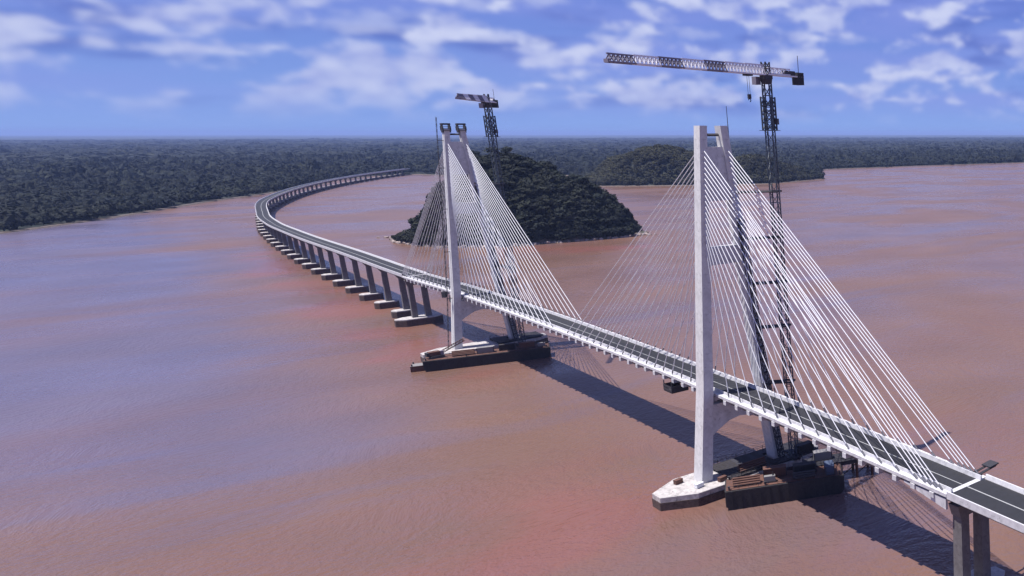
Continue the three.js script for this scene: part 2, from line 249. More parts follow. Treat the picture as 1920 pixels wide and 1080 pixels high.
// the wooded hill on the promontory
const hills = [[-830, -1700, 120, 66], [-745, -1690, 95, 56], [-655, -1730, 95, 46], [-590, -1770, 60, 30], [-900, -1760, 130, 50], [-690, -1790, 120, 40]];
const hillH = (x, z) => { let h = 0; for (const [hx, hz, r, k] of hills) { const q = ((x - hx) ** 2 + (z - hz) ** 2) / (r * r); h = Math.max(h, k * Math.exp(-q * 1.1)); } return h; };
{
  const sh = new THREE.Shape(bankPoly.map(([x, z]) => new THREE.Vector2(x, -z)));
  const g = new THREE.ShapeGeometry(sh); g.rotateX(-Math.PI / 2); g.translate(0, 0.9, 0); const p = g.attributes.position, uv = g.attributes.uv; for (let i = 0; i < p.count; i++) uv.setXY(i, p.getX(i), p.getZ(i));
  const o = mk('far_bank', g, bankM); o.userData = { kind: 'structure', label: 'flat wooded land on the far bank reaching the horizon' };
  // muddy edge of the bank
  const gs = []; for (let i = 0; i < shore.length - 1; i++) { const [x0, z0] = shore[i], [x1, z1] = shore[i + 1], L = Math.hypot(x1 - x0, z1 - z0), dx = (x1 - x0) / L, dz = (z1 - z0) / L, nx = dz, nz = -dx; const s = 7; const P = (x, z, k, y) => V(x + nx * k, y, z + nz * k); gs.push(hexa([P(x0, z0, -s, -1.5), P(x1, z1, -s, -1.5), P(x1, z1, s, -1.5), P(x0, z0, s, -1.5), P(x0, z0, -3, 1.15), P(x1, z1, -3, 1.15), P(x1, z1, 3, 1.15), P(x0, z0, 3, 1.15)])); }
  const b = mk('mud_bank', merge(gs), mudM); b.userData = { kind: 'structure', label: 'low muddy bank along the far shoreline' };
  // hill body
  const n = 60, x0 = -1060, x1 = -520, z0 = -1950, z1 = -1560, pos = [], idx = [], uvs = [];
  for (let i = 0; i <= n; i++) for (let j = 0; j <= n; j++) { const x = lerp(x0, x1, i / n), z = lerp(z0, z1, j / n); const d = inBank(x, z) ? shoreDist(x, z) : 0; pos.push(x, hillH(x, z) * sstep(0, 45, d) - (d > 0 ? 1 : 3), z); uvs.push(x, z); }
  for (let i = 0; i < n; i++) for (let j = 0; j < n; j++) { const a = i * (n + 1) + j, c = a + n + 1; idx.push(a, a + 1, c, a + 1, c + 1, c); }
  const hg = new THREE.BufferGeometry(); hg.setAttribute('position', new THREE.Float32BufferAttribute(pos, 3)); hg.setAttribute('uv', new THREE.Float32BufferAttribute(uvs, 2)); hg.setIndex(idx); hg.computeVertexNormals();
  const h = mk('promontory_hill', hg, bankM); h.userData = { kind: 'structure', label: 'low wooded hill on the promontory behind the near pylon' };
  const spots = [];
  for (let i = 0; i < 14000 && spots.length < 5200; i++) { const x = rr(x0, x1), z = rr(z0, z1); if (!inBank(x, z)) continue; const d = shoreDist(x, z); if (d < 4) continue; const y = hillH(x, z) * sstep(0, 45, d), r = rr(5, 9.5); spots.push([x, y + r * 0.5, z, r, r * rr(0.8, 1.2)]); }
  forest('promontory_forest', 'dense trees covering the promontory hill', spots, [clumps[1]], 'forest', [1.9, 1.6, 1.25]);
  // flat forest: denser near the shore, thinner and coarser with distance
  const flat = [];
  const grid = (ra, rb, step, size) => { // rings of world-aligned cells by distance from the river
    for (let x = -17000; x < 2200; x += step) for (let z = -17000; z < -600; z += step) { const dd = Math.hypot(x, z); if (dd < ra || dd >= rb) continue; const az = Math.atan2(x, -z); if (az < -1.15 || az > 0.12) continue; const qx = x + rr(-0.5, 0.5) * step, qz = z + rr(-0.5, 0.5) * step; if (!inBank(qx, qz) || hillH(qx, qz) > 12) continue; const sd = shoreDist(qx, qz); if (sd < 3) continue; { const vs = (qx - A[0]) * AX[0] + (qz - A[1]) * AX[1], vt = (qx - A[0]) * TR[0] + (qz - A[1]) * TR[1]; if (vs > 900 && vs < 2360 && Math.abs(vt - deckT(vs)) < 20) continue; } const r = size * (0.55 + 0.95 * rnd() * rnd() + 0.2 * rnd()); const patch = fbm(qx * 0.0016, qz * 0.0016, 5, 3); const tall = rnd() < 0.06 ? 1.6 : 1; const hc = Math.min(size, 15); flat.push([qx, (hc * 0.5 + 2 + patch * 8) * (tall > 1 ? 1.25 : 1), qz, r * (tall > 1 ? 0.8 : 1), hc * r / size * rr(0.6, 1.1) * tall]); }
  };
  grid(1000, 2700, 12, 9); grid(2700, 4200, 20, 15); grid(4200, 9000, 52, 38); grid(9000, 17000, 110, 80);
  forest('far_forest', 'flat dark forest filling the far bank to the horizon', flat, [farClumps[0]], 'forest');
  // beyond that the canopy is one rolling sheet
  const pos2 = [], idx2 = [], uv2 = [], NX = 220, NZ = 220;
  for (let i = 0; i <= NX; i++) for (let j = 0; j <= NZ; j++) { const x = lerp(-44000, 20000, i / NX), z = -7000 - 50000 * Math.pow(j / NZ, 1.6); pos2.push(x, 11 + 9 * fbm(x * 0.004, z * 0.004, 2, 4), z); uv2.push(x, z); }
  for (let i = 0; i < NX; i++) for (let j = 0; j < NZ; j++) { const a = i * (NZ + 1) + j, c = a + NZ + 1; idx2.push(a, c, a + 1, a + 1, c, c + 1); }
  const cg = new THREE.BufferGeometry(); cg.setAttribute('position', new THREE.Float32BufferAttribute(pos2, 3)); cg.setAttribute('uv', new THREE.Float32BufferAttribute(uv2, 2)); cg.setIndex(idx2); cg.computeVertexNormals();
  const c = mk('forest_horizon', cg, bankM); c.userData = { kind: 'stuff', label: 'distant forest canopy along the horizon', category: 'forest' };
}

// ---------------------------------------------------------------- the cable-stayed bridge
const PROFILE = { half: 6.2, road: 4.3 };
const bridge = thing('cable_stayed_bridge', 'white cable-stayed bridge with two A-shaped pylons crossing the muddy river', 'bridge');
const S0 = -97.6, S1 = 322;
{
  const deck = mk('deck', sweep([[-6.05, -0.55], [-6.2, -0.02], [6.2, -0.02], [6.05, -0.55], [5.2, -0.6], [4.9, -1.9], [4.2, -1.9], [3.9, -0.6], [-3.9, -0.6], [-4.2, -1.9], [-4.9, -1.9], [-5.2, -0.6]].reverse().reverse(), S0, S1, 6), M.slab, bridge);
  mk('roadway', sweep(rect(-4.28, 4.28, -0.016, 0.03), S0 + 1.3, S1 - 1.3, 6), M.asphalt, deck);
  for (const k of [-1, 1]) {
    mk('edge_strip', sweep(k < 0 ? [[-6.34, -0.42], [-6.34, 0.32], [-4.85, 0.32], [-4.85, -0.015], [-6.21, -0.015], [-6.21, -0.42]] : [[6.34, -0.42], [6.21, -0.42], [6.21, -0.015], [4.85, -0.015], [4.85, 0.32], [6.34, 0.32]].reverse(), S0, S1, 6), M.edge, deck);
    mk('parapet', sweep(k < 0 ? [[-4.84, -0.015], [-4.7, 1.05], [-4.5, 1.05], [-4.3, -0.015]] : [[4.3, -0.015], [4.5, 1.05], [4.7, 1.05], [4.84, -0.015]], S0, S1, 6), M.edge, deck);
  }
  mk('centre_line', sweep(rect(-0.11, 0.11, 0.034, 0.038), S0 + 1.5, S1 - 1.5, 6), M.paint, deck);
  for (const [a, b] of [[S0, S0 + 1.28], [S1 - 1.28, S1]]) mk('expansion_joint', sweep(rect(-4.28, 4.28, -0.014, 0.06), a, b, 1.3), M.edge, deck);
  // floor beams whose ends show below the edge
  for (let s = -93; s < S1 - 4; s += 6.15) { const q = 0.7; const c = [[-6.5, -1.75], [-6.5, -0.57], [6.5, -0.57], [6.5, -1.75]]; mk('floor_beam', sweep(c, s - q, s + q, 2), M.edge, deck); }
  for (const k of [-1, 1]) mk('end_haunch', hexa([dk(S0 + 14, 6.1 * k, -1.3), dk(S0 + 0.5, 6.1 * k, -3.4), dk(S0 + 0.5, 5.5 * k, -3.4), dk(S0 + 14, 5.5 * k, -1.3), dk(S0 + 14, 6.1 * k, -0.97), dk(S0 + 0.5, 6.1 * k, -0.97), dk(S0 + 0.5, 5.5 * k, -0.97), dk(S0 + 14, 5.5 * k, -0.97)]), M.edge, deck);
}
const TOP = 102, CAPH = 3.8;
const legT = h => h > 30 ? lerp(8.5, 2.85, (h - 30) / (TOP - 30)) : lerp(11.4, 8.5, (h - CAPH) / (30 - CAPH));
const halfT = h => lerp(1.55, 1.0, (h - CAPH) / (TOP - CAPH)), halfS = h => lerp(2.4, 1.6, (h - CAPH) / (TOP - CAPH));
function hullShape(L, W, nose) { // pile cap plan: long hexagon with blunt ends
  const s = new THREE.Shape(); s.moveTo(-L, -W * 0.32); s.lineTo(-L + nose, -W); s.lineTo(L - nose, -W); s.lineTo(L, -W * 0.32); s.lineTo(L, W * 0.32); s.lineTo(L - nose, W); s.lineTo(-L + nose, W); s.lineTo(-L, W * 0.32); s.closePath(); return s;
}
function capGeo(L, W, nose, h0, h1, s, t, grow = 0, bevel = 0.12) { const g = new THREE.ExtrudeGeometry(hullShape(L + grow, W + grow, nose), { depth: h1 - h0 - 2 * bevel, bevelEnabled: bevel > 0, bevelSize: bevel, bevelThickness: bevel, bevelSegments: 1 }); g.rotateX(-Math.PI / 2); g.translate(0, h0 + bevel, 0); g.rotateY(Math.atan2(-TR[1], TR[0])); const p = at(s, t, 0); g.translate(p.x, 0, p.z); return g; }
for (const [s0, near] of [[0, true], [SPAN, false]]) {
  const py = part('pylon', bridge); py.userData.label = near ? 'near pylon of two leaning white legs' : 'far pylon of two leaning white legs, formwork still on its tops';
  for (const k of [-1, 1]) {
    const ring = h => { const t = k * legT(h), a = halfT(h), b = halfS(h); return [at(s0 - b, t - a, h), at(s0 - b, t + a, h), at(s0 + b, t + a, h), at(s0 + b, t - a, h)]; };
    mk('leg', merge([hexa([...ring(CAPH - 0.3), ...ring(30)]), hexa([...ring(30), ...ring(66)]), hexa([...ring(66), ...ring(TOP)])]), M.pylon, py);
  }
  // solid web that joins the legs below their two prongs
  const web = (h0, h1, b) => { const r = (h, x) => [at(s0 - x, -legT(h) + 0.5, h), at(s0 - x, legT(h) - 0.5, h), at(s0 + x, legT(h) - 0.5, h), at(s0 + x, -legT(h) + 0.5, h)]; return hexa([...r(h0, b), ...r(h1, b)]); };
  mk('web', web(82, 96.4, 1.25), M.pylon, py);
  mk('crossbeam', web(64.6, 69.4, 1.5), M.pylon, py);
  // haunched crossbeam that carries the deck
  { const hb = legT(20) - 0.4, z = 2.0, pts = [[-hb - 0.7, 15.6], [-hb * 0.72, 18.0], [-hb * 0.35, 19.9], [0, 20.5], [hb * 0.35, 19.9], [hb * 0.72, 18.0], [hb + 0.7, 15.6], [legT(25.4) - 0.4, 25.6], [-legT(25.4) + 0.4, 25.6]]; const sh = new THREE.Shape(pts.map(([a, b]) => new THREE.Vector2(a, b))); const g = new THREE.ExtrudeGeometry(sh, { depth: 2 * z, bevelEnabled: false }); g.translate(0, 0, -z); g.rotateY(Math.atan2(-TR[1], TR[0])); const p = at(s0, 0, 0); g.translate(p.x, 0, p.z); const cb = mk('crossbeam', g, M.pylon, py); mk('bearing', hexa([[-5, -1], [5, -1], [5, 1], [-5, 1]].map(([t, s]) => at(s0 + s, t, 25.55)).concat([[-5, -1], [5, -1], [5, 1], [-5, 1]].map(([t, s]) => at(s0 + s, t, 26.35)))), M.slab, cb); }
  const cap = mk('pile_cap', capGeo(24.5, 7.2, 8, -2.5, CAPH, s0, 0), M.cap, py); mk('wet_shade_band', capGeo(24.5, 7.2, 8, -2.4, 2.3, s0, 0, 0.3, 0), M.capSide, cap);
  // tie bar between the two prongs
  mk('tie_bar', barGeo(at(s0, -1.9, 99.6), at(s0, 1.9, 99.6), 0.55), M.steel, py);
  if (near) mk('lightning_rod', new THREE.CylinderGeometry(0.07, 0.13, 12.5, 6).translate(...at(s0 + 0.5, legT(98) + 2.0, 101).toArray()), M.steel, py);
  // stay cables, each its own part
  const cyl = new THREE.CylinderGeometry(0.112, 0.112, 1, 7, 1, true), pipe = new THREE.CylinderGeometry(0.2, 0.2, 1.5, 8);
  const lower = []; for (let k = 0; k < 14; k++) lower.push([-(8 + 6.15 * k), k]); [90.6, 92.4, 94.2, 96].forEach((d, i) => lower.push([-d, 14 + i])); for (let k = 0; k < 18; k++) lower.push([8 + 5.85 * k, k]);
  for (const [ds, k] of lower) for (const side of [-1, 1]) {
    const dir = near ? 1 : -1, s = s0 + ds * dir, h = 71 + 1.45 * k, a = dk(s, side * 5.6, 0.32), b = at(s0 + Math.sign(ds) * dir * halfS(h) * 0.9, side * legT(h), h);
    const L = a.distanceTo(b), c = mk('stay_cable', cyl, M.cable, bridge); c.position.copy(a).lerp(b, 0.5); c.scale.y = L; c.quaternion.setFromUnitVectors(V(0, 1, 0), b.clone().sub(a).normalize());
    const g = pipe.clone(); const pm = mk('guide_pipe', g, M.pipe, c); pm.scale.y = 1 / L; pm.position.y = -0.5 + 1.05 / L;
  }
}

// ---------------------------------------------------------------- approach viaducts
function viaduct(name, label, sa, sb, half, piers, step) {
  const o = thing(name, label, 'viaduct');
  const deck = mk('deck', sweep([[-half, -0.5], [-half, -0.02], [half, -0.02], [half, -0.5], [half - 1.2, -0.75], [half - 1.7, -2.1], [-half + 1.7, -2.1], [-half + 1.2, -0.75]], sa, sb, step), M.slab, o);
  mk('roadway', sweep(rect(-half + 0.75, half - 0.75, -0.016, 0.03), sa, sb, step), M.asphalt, deck);
  for (const k of [-1, 1]) mk('parapet', sweep(k < 0 ? [[-half - 0.12, -0.7], [-half - 0.12, 0.95], [-half + 0.2, 0.95], [-half + 0.5, -0.015], [-half - 0.01, -0.015], [-half - 0.01, -0.7]] : [[half + 0.01, -0.7], [half + 0.01, -0.015], [half - 0.5, -0.015], [half - 0.2, 0.95], [half + 0.12, 0.95], [half + 0.12, -0.7]], sa, sb, step), M.edge, deck);
  mk('centre_line', sweep(rect(-0.16, 0.16, 0.034, 0.038), sa, sb, step), M.paint, deck);
  for (const [s, twin] of piers) pier(o, s, twin);
  return o;
}
function pier(o, s, twin) {
  const p = part('pier', o), H = deckH(s) - 2.1, t0 = deckT(s), ch = 3.9, tc = t0 - (twin ? 1.5 : 1.2);
  const ring = (t, h, a, b) => [at(s - b, t - a, h), at(s - b, t + a, h), at(s + b, t + a, h), at(s + b, t - a, h)];
  if (twin) {
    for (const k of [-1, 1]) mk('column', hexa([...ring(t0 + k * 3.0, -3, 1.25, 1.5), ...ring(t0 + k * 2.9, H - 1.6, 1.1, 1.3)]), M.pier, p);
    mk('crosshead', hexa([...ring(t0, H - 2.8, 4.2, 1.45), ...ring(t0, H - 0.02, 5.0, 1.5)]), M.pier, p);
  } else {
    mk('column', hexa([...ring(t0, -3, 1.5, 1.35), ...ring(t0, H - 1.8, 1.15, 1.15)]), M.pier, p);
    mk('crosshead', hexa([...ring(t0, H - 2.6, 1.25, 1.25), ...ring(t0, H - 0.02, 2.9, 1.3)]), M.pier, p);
  }
  if (s > 0 && inBank(at(s, t0, 0).x, at(s, t0, 0).z)) return;
  const L = twin ? 10 : 5.4, W = twin ? 4.4 : 3.5; const c = mk('pile_cap', capGeo(L, W, twin ? 4 : 1.6, -2.5, ch, s, tc), M.cap, p); mk('wet_shade_band', capGeo(L, W, twin ? 4 : 1.6, -2.4, 3.3, s, tc, 0.26, 0), M.capSide, c);  // wet band carried almost to the top, painting in dark for the shaded sides
}
{
  const ps = [[S1 + 0.9, true]]; for (let s = 352; s < 2340; s += s < 1300 ? 37.4 : 34) ps.push([s, false]);
  viaduct('approach_viaduct', 'long grey viaduct on many piers curving away left of the far pylon', S1 + 0.06, 2350, 5.3, ps, 8);
  viaduct('approach_viaduct', 'grey viaduct on twin-column pier in the bottom right corner', -230, S0 - 0.06, 6.2, [[S0 - 1.0, true], [-136, false], [-174, false], [-212, false]], 6);
}
// expansion joint is white; the near viaduct pier is the tall twin column in view

// ---------------------------------------------------------------- tower cranes
function latticeGeo(L, w, d, bays, chord, lace) { // along +y, footprint w x d
  const g = [], c = [[-w / 2, -d / 2], [w / 2, -d / 2], [w / 2, d / 2], [-w / 2, d / 2]];
  for (const [x, z] of c) g.push(bx(chord, L, chord, x, L / 2, z));
  for (let b = 0; b < bays; b++) { const y0 = L * b / bays, y1 = L * (b + 1) / bays; for (let i = 0; i < 4; i++) { const [x0, z0] = c[i], [x1, z1] = c[(i + 1) % 4]; g.push(barGeo(V(x0, y0, z0), V(x1, y1, z1), lace)); g.push(barGeo(V(x0, y0, z0), V(x1, y0, z1), lace)); } }
  return merge(g);
}
function triJibGeo(L, w, h, bays, chord, lace) { // triangular truss along +x: two lower chords, one upper
  const g = [], a0 = [0, 0, -w / 2], b0 = [0, 0, w / 2], c0 = [0, h, 0]; for (const [, y, z] of [a0, b0, c0]) g.push(bx(L, chord, chord, L / 2, y, z));
  for (let i = 0; i < bays; i++) { const x0 = L * i / bays, xm = L * (i + 0.5) / bays, x1 = L * (i + 1) / bays; for (const z of [-w / 2, w / 2]) { g.push(barGeo(V(x0, 0, z), V(xm, h, 0), lace)); g.push(barGeo(V(xm, h, 0), V(x1, 0, z), lace)); } g.push(barGeo(V(x0, 0, -w / 2), V(x0, 0, w / 2), lace)); g.push(barGeo(V(x0, 0, -w / 2), V(x1, 0, w / 2), lace)); }
  return merge(g);
}
function towerCrane(label, pos, top, jibDir, jibL, ctrL, segs, ties, legAt, hookX) {
  const o = thing('tower_crane', label, 'tower crane', pos, 0, 'tower cranes beside the pylons');
  const base = pos[1], mastL = top - base - 15, n = Math.round(mastL / 5.8), sl = mastL / n, sec = latticeGeo(sl - 0.02, 2.0, 2.0, 2, 0.27, 0.13);
  mk('base_frame', merge([bx(4.4, 0.9, 1, 0, 0.45, -1), bx(4.4, 0.9, 1, 0, 0.45, 1), bx(1, 0.84, 4.4, -1, 0.46, 0), bx(1, 0.84, 4.4, 1, 0.46, 0)]), M.steel, o);
  for (let i = 0; i < n; i++) { const m = mk('mast_section', sec, M.mast, o); m.position.y = i * sl; }
  // climbing cage below the slewing ring
  const y1 = top - base - 15; const cage = mk('climbing_cage', latticeGeo(9, 2.9, 2.9, 4, 0.36, 0.24), M.mast, o); cage.position.y = y1; const inn = mk('mast_section', latticeGeo(12.4, 1.9, 1.9, 4, 0.3, 0.2), M.mast, o); inn.position.y = y1 + 0.1;
  mk('cage_platform', merge([bx(4.2, 0.15, 0.8, 0, 0, 1.95), bx(4.2, 0.15, 0.8, 0, 0, -1.95), bx(0.8, 0.15, 3, 1.95, 0, 0), bx(0.8, 0.15, 3, -1.95, 0, 0)]), M.steel, cage);
  { const p2 = mk('hydraulic_unit', bx(1.1, 1.6, 1.4, 1.9, 2.4, 0), M.steel, cage); p2.position.y = 0; }
  const yj = top - base;
  mk('slewing_ring', new THREE.CylinderGeometry(1.55, 1.35, 1.3, 20).translate(0, yj - 1.9, 0), M.steel, o);
  const up = part('upper_works', o); up.position.y = yj - 1.2; up.rotation.y = Math.atan2(-jibDir[1], jibDir[0]);
  mk('turntable', merge([bx(2.6, 1.0, 2.2, 0, 0.5, 0), latticeGeo(3.6, 1.5, 1.5, 2, 0.3, 0.2).translate(0, 0.9, 0)]), M.steel, up);
  const cab = mk('operator_cab', bx(1.7, 2.1, 1.5, 1.8, -0.5, 1.9), M.craneDark, up); cab.userData.label = 'dark operator cab under the jib';
  let x = 0.8; const sg = {};
  segs.forEach((w, i) => { const L = (jibL - 0.8) / segs.length; const h = lerp(2.5, 1.7, i / segs.length); const g = triJibGeo(L - 0.02, 1.7, h, 6, 0.36, 0.22); const m = mk('jib_segment', g, w ? M.craneWhite : M.craneDark, up); m.position.set(x, 1.1, 0); m.userData.label = w ? 'white painted jib segment' : 'dark painted jib segment'; x += L; });
  mk('jib_tip', bx(0.5, 0.8, 1.5, x + 0.1, 1.35, 0), M.craneDark, up);
  const cj = mk('counter_jib', merge([bx(ctrL, 0.35, 0.3, -ctrL / 2, 1.2, -0.9), bx(ctrL, 0.35, 0.3, -ctrL / 2, 1.2, 0.9), bx(ctrL, 0.08, 1.5, -ctrL / 2, 1.25, 0), latticeGeo(ctrL * 0.6, 1.5, 1.5, 5, 0.25, 0.16).rotateZ(Math.PI / 2).translate(-0.3, 2.3, 0)]), M.craneWhite, up); cj.userData.label = 'white counter jib';
  for (let i = 0; i < 3; i++) mk('counterweight', bx(0.75, 3.4, 2.2, -ctrL + 0.5 + i * 0.85, 0.7, 0), M.weight, up);
  mk('winch', merge([bx(2.4, 1.3, 1.6, -ctrL + 4.4, 2.0, 0), new THREE.CylinderGeometry(0.75, 0.75, 1.7, 16).rotateX(Math.PI / 2).translate(-ctrL + 6.4, 2.0, 0)]), M.steel, up);
  mk('mast_antenna', bx(0.12, 5, 0.12, -ctrL + 1, 4.6, 0), M.steel, up);
  const tr = mk('trolley', bx(1.8, 0.5, 1.9, hookX, 0.7, 0), M.steel, up);
  const hk = part('hook_block', up); mk('hoist_rope', merge([bx(0.07, 5.0, 0.07, hookX - 0.35, -2.0, 0), bx(0.07, 5.0, 0.07, hookX + 0.35, -2.0, 0)]), M.steel, hk);
  const s = new THREE.TorusGeometry(0.4, 0.12, 8, 14, 4.4); s.translate(hookX, -5.9, 0); mk('hook', merge([bx(0.9, 1.2, 0.5, hookX, -4.9, 0), s]), M.steel, hk);
  // frames that tie the mast to the pylon leg
  for (const h of ties) { const p = legAt(h), q = V(p.x - pos[0], h - base, p.z - pos[2]), d = V(q.x, 0, q.z), L = d.length(); d.normalize(); const e = V(-d.z, 0, d.x); const y = h - base; const bars = []; for (const [a, b] of [[-1.3, -1.4], [-1.3, 1.4], [1.3, 1.4], [1.3, -1.4]]) bars.push(barGeo(V(e.x * a, y, e.z * a).addScaledVector(d, 0.9), V(q.x + e.x * b, y, q.z + e.z * b), 0.34)); for (const k of [-1, 1]) { bars.push(bx(3, 0.5, 0.4, 0, y, k * 1.35), bx(0.4, 0.5, 3, k * 1.35, y, 0)); } mk('tie_frame', merge(bars), M.steel, o); }
  return o;
}
const legSpot = (s0, k, ds, dt = 0) => h => at(s0 + ds, k * legT(h) + dt, h);
towerCrane('tall tower crane with banded jib beside the near pylon', [-82.6, CAPH, -232.9], 115.8, [-0.43, 0.90], 47, 13.5, [1, 1, 0, 1, 0, 1, 0], [28, 45, 58, 71, 84], legSpot(0, 1, -1.5, 0.9), 6.5);
towerCrane('smaller tower crane with checkered jib beside the far pylon', [-253.8, CAPH, -368.9], 113.5, [0.36, 0.933], 40, 13, [1, 0, 1, 0, 1, 0], [40, 60, 78], legSpot(SPAN, 1, -1.5, 0.9), 5);

// ---------------------------------------------------------------- formwork, hoist and platforms on the bridge
for (const k of [-1, 1]) {
  const p = at(SPAN, k * legT(TOP), TOP), o = thing('climbing_formwork', k < 0 ? 'black formwork cage on the left prong of the far pylon' : 'black formwork cage on the right prong of the far pylon', 'formwork', [p.x, TOP - 1.6, p.z], Math.atan2(-TR[1], TR[0]), 'formwork on the far pylon');
  for (const x of [-1.35, 1.35]) mk('side_panel', bx(0.25, 3.6, 2.9, x, 1.7, 0), M.form, o);
  for (const z of [-2.3, 2.3]) mk('platform', bx(3.0, 0.2, 0.7, 0, 0.9, z * 0.8), M.form, o);
  for (const z of [-2.65, 2.65]) mk('guard_rail', merge([bx(3.0, 0.16, 0.16, 0, 1.8, z * 0.8), bx(3.0, 0.16, 0.16, 0, 2.6, z * 0.8), bx(0.16, 1.7, 0.16, -1.42, 1.8, z * 0.8), bx(0.16, 1.7, 0.16, 1.42, 1.8, z * 0.8)]), M.form, o);
  mk('top_frame', merge([bx(3.1, 0.7, 0.4, 0, 3.6, -1.4), bx(3.1, 0.7, 0.4, 0, 3.6, 1.4), bx(0.4, 0.72, 2.4, -1.4, 3.6, 0), bx(0.4, 0.72, 2.4, 1.4, 3.6, 0)]), M.form, o);
}
{ // leaning hoist mast that follows the left leg of the far pylon
  const o = thing('hoist_mast', 'thin dark hoist mast leaning along the left leg of far pylon', 'hoist');
  const P = h => at(SPAN + 0.2, -legT(h) - 3.2, h), hs = [CAPH - 0.02, 30, 66, 107]; for (let i = 0; i < 3; i++) { const a = P(hs[i]), b = P(hs[i + 1]), L = a.distanceTo(b), m = mk('mast_section', latticeGeo(L, 0.3, 0.3, Math.round(L / 2.4), 0.055, 0.03), M.steel, o); m.position.copy(a); m.quaternion.setFromUnitVectors(V(0, 1, 0), b.clone().sub(a).normalize()); }
  for (const h of [27, 48, 67, 85, 97]) mk('bracket', barGeo(P(h), at(SPAN, -legT(h) - halfT(h) + 0.1, h), 0.2), M.steel, o);
  const c = P(29); mk('hoist_cage', bx(1.5, 2.6, 1.4).translate(c.x - TR[0] * 1.1, c.y, c.z - TR[1] * 1.1), M.form, o);
}
for (const [s0, label] of [[0, 'dark access scaffold climbing the right leg of the near pylon'], [SPAN, 'dark access scaffold climbing the right leg of the far pylon']]) {
  const o = thing('access_scaffold', label, 'scaffold'), P = h => at(s0 - halfS(h) - 0.75, legT(h) + 0.1, h), hs = [4.7, 17.2, 29.6, 41.5, 53.5, 65, 77];
  for (let i = 0; i < hs.length - 1; i++) { const a = P(hs[i]), b = P(hs[i + 1]), L = a.distanceTo(b), m = mk('scaffold_lift', latticeGeo(L - 0.05, 1.5, 1.1, 6, 0.16, 0.12), M.steel, o); m.position.copy(a); m.quaternion.setFromUnitVectors(V(0, 1, 0), b.clone().sub(a).normalize()); m.rotateY(Math.atan2(-TR[1], TR[0])); for (let k = 1; k < 6; k += 2) { const pl = mk('landing', bx(1.4, 0.12, 1.0, 0, L * k / 6 + 0.1, 0), M.form, m); } }
  for (const h of [12, 35, 47, 59, 72]) mk('wall_tie', barGeo(P(h), at(s0 - halfS(h) + 0.2, legT(h), h), 0.22), M.steel, o);
}
function travellerPlatform(label, s, w, side) { // steel working platform slung under the deck edge
  const o = thing('underslung_platform', label, 'platform'); const q = (ds, dt, dh) => dk(s + ds, side * dt, dh);
  const box = (a, b, t0, t1, h0, h1) => hexa([q(a, t0, h0), q(b, t0, h0), q(b, t1, h0), q(a, t1, h0), q(a, t0, h1), q(b, t0, h1), q(b, t1, h1), q(a, t1, h1)]);
  mk('floor', box(-w, w, 2.8, 8.2, -4.3, -4.0), M.form, o);
  for (const a of [-w, w - 0.25]) for (const t of [5.2, 7.9]) mk('hanger', box(a, a + 0.25, t, t + 0.25, -4.0, t > 6 ? -1.0 : -1.95), M.steel, o);
  for (const [h0, h1] of [[-2.9, -2.2], [-3.9, -3.2]]) mk('side_board', box(-w, w, 8.16, 8.28, h0, h1), M.form, o);
  for (const a of [-w - 0.1, w]) mk('end_board', box(a, a + 0.1, 2.8, 8.2, -4.0, -2.2), M.form, o);
}
travellerPlatform('black work platform slung under the deck left of the near pylon', 24, 2.6, -1);
travellerPlatform('black work platform slung under the deck left of the far pylon', SPAN + 11, 2.4, -1);
{ // steel outrigger on the far deck edge by the expansion joint
  const o = thing('outrigger_frame', 'dark steel frame jutting from the far deck edge near the joint', 'frame'); const s = S0 + 1.5;
  mk('beam', barGeo(dk(s, 5.2, 0.6), dk(s, 11, 1.1), 0.45), M.steel, o); mk('beam', barGeo(dk(s + 1.6, 5.2, 0.55), dk(s + 1.6, 9.6, 0.9), 0.4), M.steel, o); mk('platform', hexa([dk(s - 0.5, 8.6, 1.2), dk(s + 2.2, 8.6, 1.1), dk(s + 2.2, 11.5, 1.3), dk(s - 0.5, 11.5, 1.4), dk(s - 0.5, 8.6, 1.5), dk(s + 2.2, 8.6, 1.4), dk(s + 2.2, 11.5, 1.6), dk(s - 0.5, 11.5, 1.7)]), M.form, o);
  mk('foot', hexa([dk(s - 0.3, 5.0, 0.322), dk(s + 2, 5.0, 0.322), dk(s + 2, 6.1, 0.322), dk(s - 0.3, 6.1, 0.322), dk(s - 0.3, 5.0, 0.62), dk(s + 2, 5.0, 0.62), dk(s + 2, 6.1, 0.62), dk(s - 0.3, 6.1, 0.62)]), M.steel, o);
}

